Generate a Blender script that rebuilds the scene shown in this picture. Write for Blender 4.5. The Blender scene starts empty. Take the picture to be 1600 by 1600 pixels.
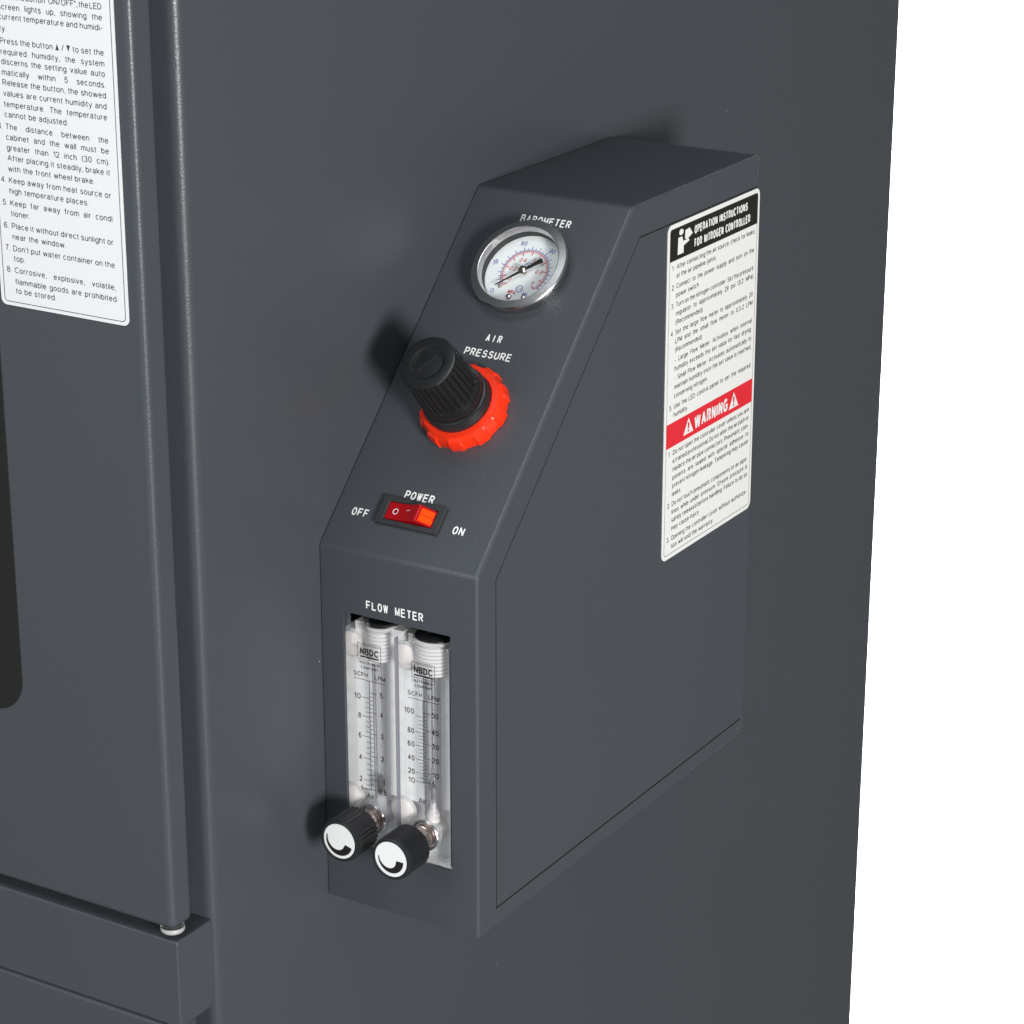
import bpy, bmesh, math, random
from mathutils import Vector, Matrix

random.seed(4)
scene = bpy.context.scene
COL = scene.collection
U = 0.1525          # one layout unit = height of the control box front, in metres

# ------------------------------------------------------------------ camera
cam_d = bpy.data.cameras.new("camera")
cam = bpy.data.objects.new("camera", cam_d)
COL.objects.link(cam)
scene.camera = cam
cam_d.sensor_width = 36.0
cam_d.lens = 4212.456 / 1600 * 36.0
cam_d.clip_start = 0.02
cam_d.clip_end = 60
yaw, pitch = -0.5483, 0.3477
fw = Vector((math.sin(yaw) * math.cos(pitch), math.cos(yaw) * math.cos(pitch), -math.sin(pitch)))
rt = Vector((math.cos(yaw), -math.sin(yaw), 0))
up = rt.cross(fw)
M = Matrix((rt, up, -fw)).transposed().to_4x4()
M.translation = Vector((3.7731, -5.2339, 3.4165)) * U
cam.matrix_world = M

# ------------------------------------------------------------------ world and lamps
world = bpy.data.worlds.new("World")
scene.world = world
world.use_nodes = True
bg = world.node_tree.nodes["Background"]
bg.inputs[0].default_value = (0.93, 0.97, 1.0, 1)
bg.inputs[1].default_value = 0.20

def area(name, loc, target, size, power, color=(1, 1, 1), size_y=None, disk=False):
    d = bpy.data.lights.new(name, 'AREA')
    d.energy = power; d.color = color; d.size = size
    d.shape = 'DISK' if disk else 'RECTANGLE'
    if not disk: d.size_y = size_y or size
    o = bpy.data.objects.new(name, d); COL.objects.link(o)
    o.location = loc
    o.rotation_euler = (Vector(target) - Vector(loc)).to_track_quat('-Z', 'Y').to_euler()
    return o

TG = Vector((0.03, 0.05, 0.15))
area("key_softbox", TG + Vector((0.82, -0.57, 0.10)) * 1.7, TG, 0.32, 31.2, (1, 0.988, 0.972), size_y=0.36)
area("added_edge_glint_light", TG + Vector((0.80, -0.62, -0.42)) * 1.7, TG, 0.22, 1.7, (1, 0.99, 0.98), size_y=0.5)  # added lamp, only there to put glints on the vertical edges
area("fill_softbox", TG + Vector((-0.25, -0.90, 0.42)) * 2.0, TG, 0.9, 11.9, (0.96, 0.98, 1.0))
area("added_overhead_fill", TG + Vector((-0.1, -0.75, 1.75)), TG, 0.8, 12.5, (0.92, 0.96, 1.0))  # unseen lamp added to lift the sloping panel and box top
area("added_backdrop_light", (-0.24, 0.60, -0.12), (-0.24, 1.2, -0.12), 0.30, 24, (1, 1, 1), 1.5)  # unseen lamp added behind the cabinet to turn the backdrop white

scene.view_settings.view_transform = 'Standard'
scene.view_settings.look = 'None'
scene.view_settings.exposure = 0.0
scene.view_settings.gamma = 1.0
scene.cycles.use_denoising = True
scene.cycles.max_bounces = 14
scene.cycles.transparent_max_bounces = 24
scene.cycles.sample_clamp_indirect = 6
scene.cycles.blur_glossy = 0.3

# ------------------------------------------------------------------ materials
def mat(name, color, rough=0.5, metal=0.0, ior=1.45, coat=0.0, bump=None, trans=0.0, var=0.0, emit=None, spec=0.5):
    m = bpy.data.materials.new(name); m.use_nodes = True
    nt = m.node_tree; b = nt.nodes["Principled BSDF"]
    b.inputs["Base Color"].default_value = (*color, 1)
    b.inputs["Roughness"].default_value = rough
    b.inputs["Metallic"].default_value = metal
    b.inputs["IOR"].default_value = ior
    b.inputs["Coat Weight"].default_value = coat
    b.inputs["Transmission Weight"].default_value = trans
    b.inputs["Specular IOR Level"].default_value = spec
    tc = nt.nodes.new("ShaderNodeTexCoord")
    if bump:
        scale, dist, strength = bump
        n = nt.nodes.new("ShaderNodeTexNoise"); n.inputs["Scale"].default_value = scale; n.inputs["Detail"].default_value = 3
        bp = nt.nodes.new("ShaderNodeBump"); bp.inputs["Distance"].default_value = dist; bp.inputs["Strength"].default_value = strength
        nt.links.new(tc.outputs["Object"], n.inputs["Vector"])
        nt.links.new(n.outputs["Fac"], bp.inputs["Height"])
        nt.links.new(bp.outputs["Normal"], b.inputs["Normal"])
    if var:
        n2 = nt.nodes.new("ShaderNodeTexNoise"); n2.inputs["Scale"].default_value = 9; n2.inputs["Detail"].default_value = 6
        nt.links.new(tc.outputs["Object"], n2.inputs["Vector"])
        mx = nt.nodes.new("ShaderNodeMix"); mx.data_type = 'RGBA'
        mx.inputs[6].default_value = (*[c * (1 - var) for c in color], 1)
        mx.inputs[7].default_value = (*[c * (1 + var) for c in color], 1)
        nt.links.new(n2.outputs["Fac"], mx.inputs[0]); nt.links.new(mx.outputs[2], b.inputs["Base Color"])
    if emit:
        b.inputs["Emission Color"].default_value = (*emit[0], 1); b.inputs["Emission Strength"].default_value = emit[1]
    return m

def clear(name, tint=(0.97, 0.98, 0.98), refl=1.0, frost=0.04, frost_col=(0.9, 0.91, 0.92), rough=0.04, ior=1.49, rim=None):
    """clear plastic: see-through with a Fresnel gloss and a little milky scatter"""
    m = bpy.data.materials.new(name); m.use_nodes = True
    nt = m.node_tree; nt.nodes.clear()
    out = nt.nodes.new("ShaderNodeOutputMaterial")
    t = nt.nodes.new("ShaderNodeBsdfTransparent"); t.inputs[0].default_value = (*tint, 1)
    if rim:  # grazing edges tinted darker, refraction bands put into the colour
        lw = nt.nodes.new("ShaderNodeLayerWeight"); lw.inputs[0].default_value = 0.5
        pw = nt.nodes.new("ShaderNodeMath"); pw.operation = 'POWER'; pw.inputs[1].default_value = 1.6
        mx = nt.nodes.new("ShaderNodeMix"); mx.data_type = 'RGBA'
        mx.inputs[6].default_value = (*tint, 1); mx.inputs[7].default_value = (*rim, 1)
        nt.links.new(lw.outputs["Facing"], pw.inputs[0]); nt.links.new(pw.outputs[0], mx.inputs[0]); nt.links.new(mx.outputs[2], t.inputs[0])
    g = nt.nodes.new("ShaderNodeBsdfGlossy"); g.inputs["Roughness"].default_value = rough
    d = nt.nodes.new("ShaderNodeBsdfDiffuse"); d.inputs[0].default_value = (*frost_col, 1)
    m1 = nt.nodes.new("ShaderNodeMixShader"); m1.inputs[0].default_value = frost
    nt.links.new(t.outputs[0], m1.inputs[1]); nt.links.new(d.outputs[0], m1.inputs[2])
    f = nt.nodes.new("ShaderNodeFresnel"); f.inputs[0].default_value = ior
    mu = nt.nodes.new("ShaderNodeMath"); mu.operation = 'MULTIPLY'; mu.inputs[1].default_value = refl
    geo = nt.nodes.new("ShaderNodeNewGeometry"); inv = nt.nodes.new("ShaderNodeMath"); inv.operation = 'SUBTRACT'; inv.inputs[0].default_value = 1.0
    nt.links.new(geo.outputs["Backfacing"], inv.inputs[1])
    mu0 = nt.nodes.new("ShaderNodeMath"); mu0.operation = 'MULTIPLY'
    nt.links.new(f.outputs[0], mu0.inputs[0]); nt.links.new(inv.outputs[0], mu0.inputs[1]); nt.links.new(mu0.outputs[0], mu.inputs[0])
    m2 = nt.nodes.new("ShaderNodeMixShader")
    nt.links.new(mu.outputs[0], m2.inputs[0]); nt.links.new(m1.outputs[0], m2.inputs[1]); nt.links.new(g.outputs[0], m2.inputs[2])
    nt.links.new(m2.outputs[0], out.inputs[0])
    return m

PAINT = mat("grey_powder_coat", (0.061, 0.0685, 0.0785), 0.33, bump=(1300, 0.00018, 0.5), var=0.035)
_nt = PAINT.node_tree; _b = _nt.nodes["Principled BSDF"]
_src = _b.inputs["Base Color"].links[0].from_socket
_tc = _nt.nodes.new("ShaderNodeTexCoord")
_vo = _nt.nodes.new("ShaderNodeTexVoronoi"); _vo.inputs["Scale"].default_value = 55
_nt.links.new(_tc.outputs["Object"], _vo.inputs["Vector"])
_lt = _nt.nodes.new("ShaderNodeMath"); _lt.operation = 'LESS_THAN'; _lt.inputs[1].default_value = 0.022
_nt.links.new(_vo.outputs["Distance"], _lt.inputs[0])
_sp = _nt.nodes.new("ShaderNodeSeparateColor"); _nt.links.new(_vo.outputs["Color"], _sp.inputs[0])
_gt = _nt.nodes.new("ShaderNodeMath"); _gt.operation = 'GREATER_THAN'; _gt.inputs[1].default_value = 0.78
_nt.links.new(_sp.outputs[0], _gt.inputs[0])
_mu = _nt.nodes.new("ShaderNodeMath"); _mu.operation = 'MULTIPLY'
_nt.links.new(_lt.outputs[0], _mu.inputs[0]); _nt.links.new(_gt.outputs[0], _mu.inputs[1])
_mx = _nt.nodes.new("ShaderNodeMix"); _mx.data_type = 'RGBA'; _mx.inputs[7].default_value = (0.30, 0.30, 0.30, 1)
_nt.links.new(_mu.outputs[0], _mx.inputs[0]); _nt.links.new(_src, _mx.inputs[6]); _nt.links.new(_mx.outputs[2], _b.inputs["Base Color"])
PAINT_DARK = mat("inner_sheet_metal", (0.045, 0.05, 0.056), 0.6)
BLACKGLASS = mat("black_glass", (0.0185, 0.0185, 0.0185), 0.35, spec=0.25)
PLASTIC = mat("black_plastic", (0.018, 0.019, 0.021), 0.34, bump=(1800, 0.00005, 0.4))
GRIP = mat("black_moulded_plastic", (0.013, 0.0135, 0.014), 0.26)
PLASTIC_MATT = mat("matt_black_plastic", (0.028, 0.029, 0.031), 0.55, bump=(1500, 0.00006, 0.5))
ORANGE = mat("orange_red_plastic", (0.95, 0.035, 0.006), 0.32)
CHROME = mat("brushed_steel", (0.52, 0.52, 0.52), 0.26, 1.0)
CHROME_POL = mat("polished_steel", (0.72, 0.72, 0.73), 0.20, 1.0)
HUB = mat("dull_nickel", (0.34, 0.31, 0.26), 0.25, 1.0)
ZINC = mat("bright_zinc", (0.78, 0.78, 0.77), 0.38, 0.55)
BRASS = mat("nickel_brass", (0.66, 0.57, 0.53), 0.30, 1.0)
STUD = mat("pale_nylon", (0.80, 0.75, 0.73), 0.25, coat=0.3)
WHITE_PLATE = mat("white_plate", (0.94, 0.945, 0.95), 0.4)
WHITE_PRINT = mat("white_print", (0.93, 0.93, 0.92), 0.5)
LABEL = mat("label_vinyl", (0.77, 0.775, 0.785), 0.45)
LABEL_WARM = mat("label_vinyl_warm", (0.91, 0.905, 0.88), 0.45)
INK_GREY = mat("grey_ink", (0.05, 0.05, 0.055), 0.5)
INK = mat("black_ink", (0.012, 0.011, 0.009), 0.5)
INK_RED = mat("red_ink", (0.83, 0.02, 0.035), 0.5)
DIAL_RED = mat("dial_red_ink", (0.62, 0.02, 0.04), 0.5)
DIAL_BLUE = mat("dial_blue_ink", (0.02, 0.09, 0.42), 0.5)
DIAL = mat("dial_enamel", (0.93, 0.96, 0.96), 0.4)
DISC = mat("disc_white", (0.82, 0.83, 0.83), 0.35)
ROCKER = mat("red_translucent_plastic", (0.36, 0.003, 0.006), 0.16, coat=0.15, emit=((0.8, 0.0, 0.01), 0.06))
LENS = mat("lit_orange_lens", (0.85, 0.04, 0.002), 0.35, emit=((1.0, 0.07, 0.0), 0.55), spec=0.2)
ROCKER_DK = mat("dark_red_plastic", (0.12, 0.003, 0.006), 0.2)
ACRYL = clear("clear_acrylic", tint=(0.995, 0.995, 0.995), frost=0.10, frost_col=(0.93, 0.94, 0.95))
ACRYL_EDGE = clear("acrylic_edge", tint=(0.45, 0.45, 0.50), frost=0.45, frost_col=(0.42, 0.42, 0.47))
TUBE = clear("tube_wall", tint=(0.97, 0.97, 0.98), frost=0.02, refl=1.3, ior=1.5, rim=(0.03, 0.03, 0.05))
MILKY = clear("milky_plastic", frost=0.30, frost_col=(0.85, 0.86, 0.87), rim=(0.30, 0.30, 0.34))
THREAD = mat("thread_ridge", (0.68, 0.67, 0.67), 0.25)
THREAD_SHADE = mat("thread_shade_grey", (0.56, 0.56, 0.57), 0.4)  # groove shade painted as a darker thread colour; also colours the fitting seals
PANE = clear("gauge_lens", tint=(0.985, 0.99, 0.99), frost=0.0, refl=0.4, rough=0.02)
BACKDROP = mat("white_backdrop_paper", (0.9, 0.9, 0.9), 0.8)

# ------------------------------------------------------------------ frames: (a, b, h) -> layout point
D1, H2, D2, W = 0.770, 1.779, 1.501, 0.4765
SL = math.hypot(D1, H2 - 1)
sv = Vector((0, D1 / SL, (H2 - 1) / SL)); nv = Vector((0, -(H2 - 1) / SL, D1 / SL))
DOOR_Y = -0.636
front = lambda a, b, h=0.0: Vector((a, -h, b))
slope = lambda a, b, h=0.0: Vector((a, 0, 1)) + sv * b + nv * h
side = lambda a, b, h=0.0: Vector((W + h, a, b))
door = lambda a, b, h=0.0: Vector((a, DOOR_Y - h, b))
world_f = lambda a, b, h=0.0: Vector((a, b, h))

# ------------------------------------------------------------------ object helpers
ORIG = {}
def thing(name, label, cat, loc, group=None):
    o = bpy.data.objects.new(name, None); COL.objects.link(o)
    o.empty_display_size = 0.02
    o.location = Vector(loc) * U; ORIG[o.name] = Vector(loc)
    o['label'] = label; o['category'] = cat
    if group: o['group'] = group
    return o

def base_of(o):
    while o.parent: o = o.parent
    return ORIG.get(o.name, Vector((0, 0, 0)))

def obj(name, bm, m, parent=None, smooth=True, bevel=0.0, seg=3, angle=30, solid=0.0, recalc=True, kind=None):
    if recalc: bmesh.ops.recalc_face_normals(bm, faces=bm.faces)
    off = base_of(parent) if parent else Vector((0, 0, 0))
    for v in bm.verts: v.co = (v.co - off) * U
    me = bpy.data.meshes.new(name); bm.to_mesh(me); bm.free()
    for mm in (m if isinstance(m, (list, tuple)) else [m]): me.materials.append(mm)
    o = bpy.data.objects.new(name, me); COL.objects.link(o)
    if parent: o.parent = parent
    if smooth:
        for p in me.polygons: p.use_smooth = True
        bpy_sharp(me, angle)
    if solid:
        s = o.modifiers.new("solid", 'SOLIDIFY'); s.thickness = solid * U; s.offset = -1
    if bevel:
        b = o.modifiers.new("bevel", 'BEVEL'); b.width = bevel * U; b.segments = seg
        b.limit_method = 'ANGLE'; b.angle_limit = math.radians(angle); b.harden_normals = True
    if kind: o['kind'] = kind
    return o

def bpy_sharp(me, angle):
    bm = bmesh.new(); bm.from_mesh(me)
    for e in bm.edges:
        if len(e.link_faces) == 2 and e.calc_face_angle(0) > math.radians(angle): e.smooth = False
        elif len(e.link_faces) != 2: e.smooth = False
    bm.to_mesh(me); bm.free()

def add_box(bm, F, a0, a1, b0, b1, h0, h1, mi=0):
    v = [bm.verts.new(F(a, b, h)) for h in (h0, h1) for b in (b0, b1) for a in (a0, a1)]
    for q in ((0, 1, 3, 2), (4, 6, 7, 5), (0, 4, 5, 1), (2, 3, 7, 6), (0, 2, 6, 4), (1, 5, 7, 3)):
        f = bm.faces.new([v[i] for i in q]); f.material_index = mi
    return bm
def box(F, *a): return add_box(bmesh.new(), F, *a)

def add_prism(bm, F, pts, h0, h1):
    lo = [bm.verts.new(F(a, b, h0)) for a, b in pts]; hi = [bm.verts.new(F(a, b, h1)) for a, b in pts]
    n = len(pts); bm.faces.new(lo); bm.faces.new(list(reversed(hi)))
    for i in range(n): bm.faces.new((lo[i], lo[(i + 1) % n], hi[(i + 1) % n], hi[i]))
    return bm
def prism(F, pts, h0, h1): return add_prism(bmesh.new(), F, pts, h0, h1)

def add_flat(bm, F, pts, h):
    try: f = bm.faces.new([bm.verts.new(F(a, b, h)) for a, b in pts])
    except ValueError: return
    return f

def add_strip(bm, F, outer, inner, h):
    o = [bm.verts.new(F(a, b, h)) for a, b in outer]; i_ = [bm.verts.new(F(a, b, h)) for a, b in inner]
    n = len(o)
    for k in range(n): bm.faces.new((o[k], o[(k + 1) % n], i_[(k + 1) % n], i_[k]))

def rrect(a0, a1, b0, b1, r, n=6):
    P = []
    for cx, cy, t in ((a1 - r, b1 - r, 0), (a0 + r, b1 - r, 90), (a0 + r, b0 + r, 180), (a1 - r, b0 + r, 270)):
        for k in range(n + 1):
            q = math.radians(t + 90 * k / n); P.append((cx + r * math.cos(q), cy + r * math.sin(q)))
    return P

def add_lathe(bm, F, ca, cb, prof, seg=64, rad=None, cap0=False, cap1=False, ang0=0.0):
    rings = []
    for r, h in prof:
        ring = []
        for k in range(seg):
            t = 2 * math.pi * k / seg + ang0
            rr = rad(r, h, k, t) if rad else r
            ring.append(bm.verts.new(F(ca + rr * math.cos(t), cb + rr * math.sin(t), h)))
        rings.append(ring)
    for a, b in zip(rings, rings[1:]):
        for k in range(seg): bm.faces.new((a[k], a[(k + 1) % seg], b[(k + 1) % seg], b[k]))
    if cap0: bm.faces.new(list(reversed(rings[0])))
    if cap1: bm.faces.new(rings[-1])
    return bm
def lathe(*a, **k): return add_lathe(bmesh.new(), *a, **k)

def add_ball(bm, P, r, n=10):
    m_ = Matrix.Translation(P) @ Matrix.Scale(r, 4)
    bmesh.ops.create_uvsphere(bm, u_segments=n, v_segments=max(6, n // 2), radius=1, matrix=m_)

def add_line(bm, F, p, q, w, h):
    p = Vector(p); q = Vector(q); d = (q - p).normalized(); n = Vector((-d.y, d.x)) * w / 2
    add_flat(bm, F, [tuple(p - n), tuple(q - n), tuple(q + n), tuple(p + n)], h)

# ------------------------------------------------------------------ lettering: a plain grotesque drawn as strokes, laid down as flat print
def arc(cx, cy, rx, ry, a0, a1, n=None):
    n = n or max(3, int(abs(a1 - a0) / 22))
    return [(cx + rx * math.cos(math.radians(a0 + (a1 - a0) * k / n)), cy + ry * math.sin(math.radians(a0 + (a1 - a0) * k / n))) for k in range(n + 1)]
X = 0.73   # x-height as a share of the cap height
def bowl(cx, r, a0=0, a1=360): return arc(cx, X / 2, r, X / 2, a0, a1)
GL = {
 'A': (.80, [[(0, 0), (.40, 1), (.80, 0)], [(.13, .33), (.67, .33)]]),
 'B': (.64, [[(0, 0), (0, 1), (.36, 1)] + arc(.36, .765, .23, .235, 90, -90) + [(0, .53)], [(.36, .53)] + arc(.38, .265, .26, .265, 90, -90) + [(0, 0)]]),
 'C': (.74, [arc(.41, .5, .41, .5, 42, 318)]),
 'D': (.68, [[(0, 0), (0, 1), (.28, 1)] + arc(.28, .5, .40, .5, 90, -90) + [(0, 0)]]),
 'E': (.58, [[(.58, 1), (0, 1), (0, 0), (.60, 0)], [(0, .53), (.54, .53)]]),
 'F': (.54, [[(.56, 1), (0, 1), (0, 0)], [(0, .51), (.48, .51)]]),
 'G': (.78, [arc(.41, .5, .41, .5, 45, 325) + [(.76, .22), (.76, .46), (.42, .46)]]),
 'H': (.64, [[(0, 0), (0, 1)], [(.64, 0), (.64, 1)], [(0, .53), (.64, .53)]]),
 'I': (.0, [[(0, 0), (0, 1)]]),
 'J': (.46, [[(.46, 1), (.46, .25)] + arc(.23, .25, .23, .25, 0, -180)]),
 'K': (.66, [[(0, 0), (0, 1)], [(.62, 1), (0, .36)], [(.22, .58), (.66, 0)]]),
 'L': (.50, [[(0, 1), (0, 0), (.52, 0)]]),
 'M': (.78, [[(0, 0), (0, 1), (.39, .06), (.78, 1), (.78, 0)]]),
 'N': (.64, [[(0, 0), (0, 1), (.64, 0), (.64, 1)]]),
 'O': (.82, [arc(.41, .5, .41, .5, 0, 360, 22)]),
 'P': (.60, [[(0, 0), (0, 1), (.36, 1)] + arc(.36, .73, .25, .27, 90, -90) + [(0, .46)]]),
 'Q': (.82, [arc(.41, .5, .41, .5, 0, 360, 22), [(.50, .22), (.80, -.05)]]),
 'R': (.66, [[(0, 0), (0, 1), (.38, 1)] + arc(.38, .74, .25, .26, 90, -90) + [(0, .48)], [(.36, .48), (.66, 0)]]),
 'S': (.64, [arc(.32, .755, .28, .245, 15, 250) + arc(.33, .27, .31, .27, 65, -165)]),
 'T': (.66, [[(0, 1), (.66, 1)], [(.33, 1), (.33, 0)]]),
 'U': (.64, [[(0, 1), (0, .32)] + arc(.32, .32, .32, .32, 180, 360) + [(.64, 1)]]),
 'V': (.76, [[(0, 1), (.38, 0), (.76, 1)]]),
 'W': (1.10, [[(0, 1), (.27, 0), (.55, 1), (.83, 0), (1.10, 1)]]),
 'X': (.72, [[(0, 0), (.72, 1)], [(0, 1), (.72, 0)]]),
 'Y': (.74, [[(0, 1), (.37, .43), (.74, 1)], [(.37, .43), (.37, 0)]]),
 'Z': (.66, [[(0, 1), (.66, 1), (0, 0), (.66, 0)]]),
 'a': (.52, [arc(.26, X - .22, .23, .22, 165, 0) + [(.49, .14), (.53, 0)], [(.49, .44), (.22, .40)] + arc(.20, .20, .20, .20, 90, 270) + [(.34, .02), (.49, .17)]]),
 'b': (.52, [[(0, 0), (0, 1)], bowl(.26, .26)]),
 'c': (.50, [bowl(.27, .27, 48, 312)]),
 'd': (.52, [[(.52, 0), (.52, 1)], bowl(.26, .26)]),
 'e': (.54, [[(.0, .39), (.54, .39)] + bowl(.27, .27, 5, 318)]),
 'f': (.26, [[(.10, 0), (.10, .82)] + arc(.24, .82, .14, .18, 180, 95), [(-.04, X), (.25, X)]]),
 'g': (.52, [[(.52, X), (.52, -.08)] + arc(.26, -.08, .26, .20, 0, -155), bowl(.26, .26)]),
 'h': (.48, [[(0, 0), (0, 1)], [(0, .42)] + arc(.24, .46, .24, X - .46, 180, 0) + [(.48, 0)]]),
 'i': (.0, [[(0, 0), (0, X)], [(0, .90), (0, 1.0)]]),
 'j': (.10, [[(.10, X), (.10, -.12)] + arc(-.02, -.12, .12, .14, 0, -90), [(.10, .90), (.10, 1.0)]]),
 'k': (.46, [[(0, 0), (0, 1)], [(.42, X), (0, .26)], [(.17, .43), (.46, 0)]]),
 'l': (.0, [[(0, 0), (0, 1)]]),
 'm': (.82, [[(0, 0), (0, X)], [(0, .44)] + arc(.205, .48, .205, X - .48, 180, 0) + [(.41, 0)], [(.41, .44)] + arc(.615, .48, .205, X - .48, 180, 0) + [(.82, 0)]]),
 'n': (.48, [[(0, 0), (0, X)], [(0, .42)] + arc(.24, .46, .24, X - .46, 180, 0) + [(.48, 0)]]),
 'o': (.54, [bowl(.27, .27)]),
 'p': (.52, [[(0, -.27), (0, X)], bowl(.26, .26)]),
 'q': (.52, [[(.52, -.27), (.52, X)], bowl(.26, .26)]),
 'r': (.27, [[(0, 0), (0, X)], [(0, .40)] + arc(.22, .46, .22, X - .46, 180, 75)]),
 's': (.46, [arc(.23, .545, .20, .185, 20, 250) + arc(.23, .19, .23, .19, 70, -165)]),
 't': (.24, [[(.10, .92), (.10, .14)] + arc(.22, .14, .12, .14, 180, 275), [(-.03, X), (.25, X)]]),
 'u': (.48, [[(.48, 0), (.48, X)], [(0, X), (0, .27)] + arc(.24, .27, .24, .27, 180, 360)]),
 'v': (.50, [[(0, X), (.25, 0), (.50, X)]]),
 'w': (.80, [[(0, X), (.20, 0), (.40, X), (.60, 0), (.80, X)]]),
 'x': (.48, [[(0, 0), (.48, X)], [(0, X), (.48, 0)]]),
 'y': (.50, [[(0, X), (.25, 0)], [(.50, X), (.22, -.16), (.14, -.26), (.03, -.26)]]),
 'z': (.46, [[(0, X), (.46, X), (0, 0), (.46, 0)]]),
 '0': (.54, [arc(.27, .5, .27, .5, 0, 360, 18)]),
 '1': (.26, [[(0, .76), (.14, .83), (.26, 1), (.26, 0)]]),
 '2': (.54, [arc(.27, .73, .26, .27, 170, -25) + [(.40, .42), (0, 0), (.54, 0)]]),
 '3': (.54, [arc(.26, .76, .24, .24, 165, -90), arc(.26, .26, .28, .26, 90, -165)]),
 '4': (.56, [[(.42, 0), (.42, 1), (0, .27), (.56, .27)]]),
 '5': (.54, [[(.50, 1), (.12, 1), (.05, .50)] + arc(.26, .33, .28, .33, 130, -160)]),
 '6': (.54, [arc(.27, .31, .27, .31, 0, 360), arc(.32, .50, .32, .50, 45, 205)]),
 '7': (.52, [[(0, 1), (.52, 1), (.28, .5), (.18, 0)]]),
 '8': (.54, [arc(.27, .765, .23, .235, 0, 360), arc(.27, .265, .27, .265, 0, 360)]),
 '9': (.54, [arc(.27, .69, .27, .31, 0, 360), arc(.22, .50, .32, .50, 25, -135)]),
 '.': (.0, [[(0, -.02), (0, .07)]]), ',': (.04, [[(.04, .08), (.04, -.04), (0, -.16)]]), ':': (.0, [[(0, -.02), (0, .07)], [(0, .58), (0, .67)]]),
 '-': (.28, [[(0, .36), (.28, .36)]]), '/': (.34, [[(0, -.02), (.34, 1.02)]]), "'": (.0, [[(0, .72), (0, 1.02)]]), '"': (.16, [[(0, .72), (0, 1.02)], [(.16, .72), (.16, 1.02)]]),
 '(': (.18, [arc(.40, .38, .40, .66, 122, 238)]), ')': (.18, [arc(-.22, .38, .40, .66, 58, -58)]),
 ' ': (.22, []), '^': (.60, []), '~': (.60, []),
}
TW = 0.125; GAP = 0.155     # standard stroke weight and side gap, shares of the cap height
def natural(s): return sum(GL[c][0] + TW for c in s) + GAP * (len(s) - 1)

_lay = [0]
def stroke(bm, F, pts, w, h):
    """one pen stroke of even width; sharp corners start a new stroke"""
    P = [Vector(p) for p in pts]
    for i in range(1, len(P) - 1):
        a, b = P[i] - P[i - 1], P[i + 1] - P[i]
        if a.length > 1e-6 and b.length > 1e-6 and a.angle(b) > math.radians(98):
            e1 = P[i] + a.normalized() * w * 0.22; e2 = P[i] - b.normalized() * w * 0.22
            stroke(bm, F, pts[:i] + [tuple(e1)], w, h); stroke(bm, F, [tuple(e2)] + pts[i + 1:], w, h)
            return
    Q = [P[0]]
    for p in P[1:]:
        if (p - Q[-1]).length > 1e-6: Q.append(p)
    P = Q; closed = len(P) > 3 and (P[0] - P[-1]).length < 1e-5
    if closed: P = P[:-1]
    n = len(P)
    if n < 2: return
    L, R = [], []
    for i in range(n):
        a = P[i - 1] if (i > 0 or closed) else None; b = P[(i + 1) % n] if (i < n - 1 or closed) else None
        d0 = (P[i] - a).normalized() if a is not None else None; d1 = (b - P[i]).normalized() if b is not None else None
        if d0 is None: d0 = d1
        if d1 is None: d1 = d0
        n0 = Vector((-d0.y, d0.x)); n1 = Vector((-d1.y, d1.x)); m = n0 + n1
        if m.length < 0.2: m = n0
        m.normalize(); k = min(1.9, 1 / max(0.35, m.dot(n0)))
        L.append(P[i] + m * w / 2 * k); R.append(P[i] - m * w / 2 * k)
    _lay[0] = (_lay[0] + 1) % 5
    hz = h + _lay[0] * 0.00006
    lv = [bm.verts.new(F(p.x, p.y, hz)) for p in L]; rv = [bm.verts.new(F(p.x, p.y, hz)) for p in R]
    for i in range(n if closed else n - 1):
        j = (i + 1) % n
        try: bm.faces.new((lv[i], rv[i], rv[j], lv[j]))
        except ValueError: pass

def put(bm, F, s, a0, b0, w, cap, h, bold=0.0, rot=0.0, slant=0.0, weight=None):
    """string s: left edge a0, baseline b0, total width w, cap height cap"""
    t = (weight if weight is not None else TW * (1 + bold * 18)) * cap
    nat = sum(GL[c][0] for c in s); gaps = GAP * (len(s) - 1)
    fixed = t * len(s)
    sx = (w - fixed) / max(1e-6, nat + gaps)
    if nat + gaps < 1e-5: sx = 0
    if sx < 0.12 * cap and nat > 0: t = 0.4 * w / len(s); sx = (w - t * len(s)) / (nat + gaps)
    x = 0; c_, s_ = math.cos(rot), math.sin(rot); sy = cap - t
    for ch in s:
        g = GL[ch]
        for st in g[1]:
            P = []
            for px, py in st:
                X_ = x + t / 2 + px * sx; Y_ = t / 2 + py * sy; X_ += slant * Y_
                P.append((a0 + X_ * c_ - Y_ * s_, b0 + X_ * s_ + Y_ * c_))
            stroke(bm, F, P, t, h)
        x += g[0] * sx + t + GAP * sx

def mono(bm, F, s, a0, a1, b0, cap, h, bold=0.012, fill=0.80, weight=0.165):
    """evenly spaced capitals, every letter filling its cell"""
    n = len(s); cw = (a1 - a0) / (n - (1 - fill))
    for i, ch in enumerate(s):
        if ch == ' ': continue
        w = cw * fill
        if ch == 'I': w = weight * cap
        put(bm, F, ch, a0 + i * cw + (cw * fill - w) / 2, b0, w, cap, h, weight=weight * (0.80 if ch in 'MW' else 1.0))

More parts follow.
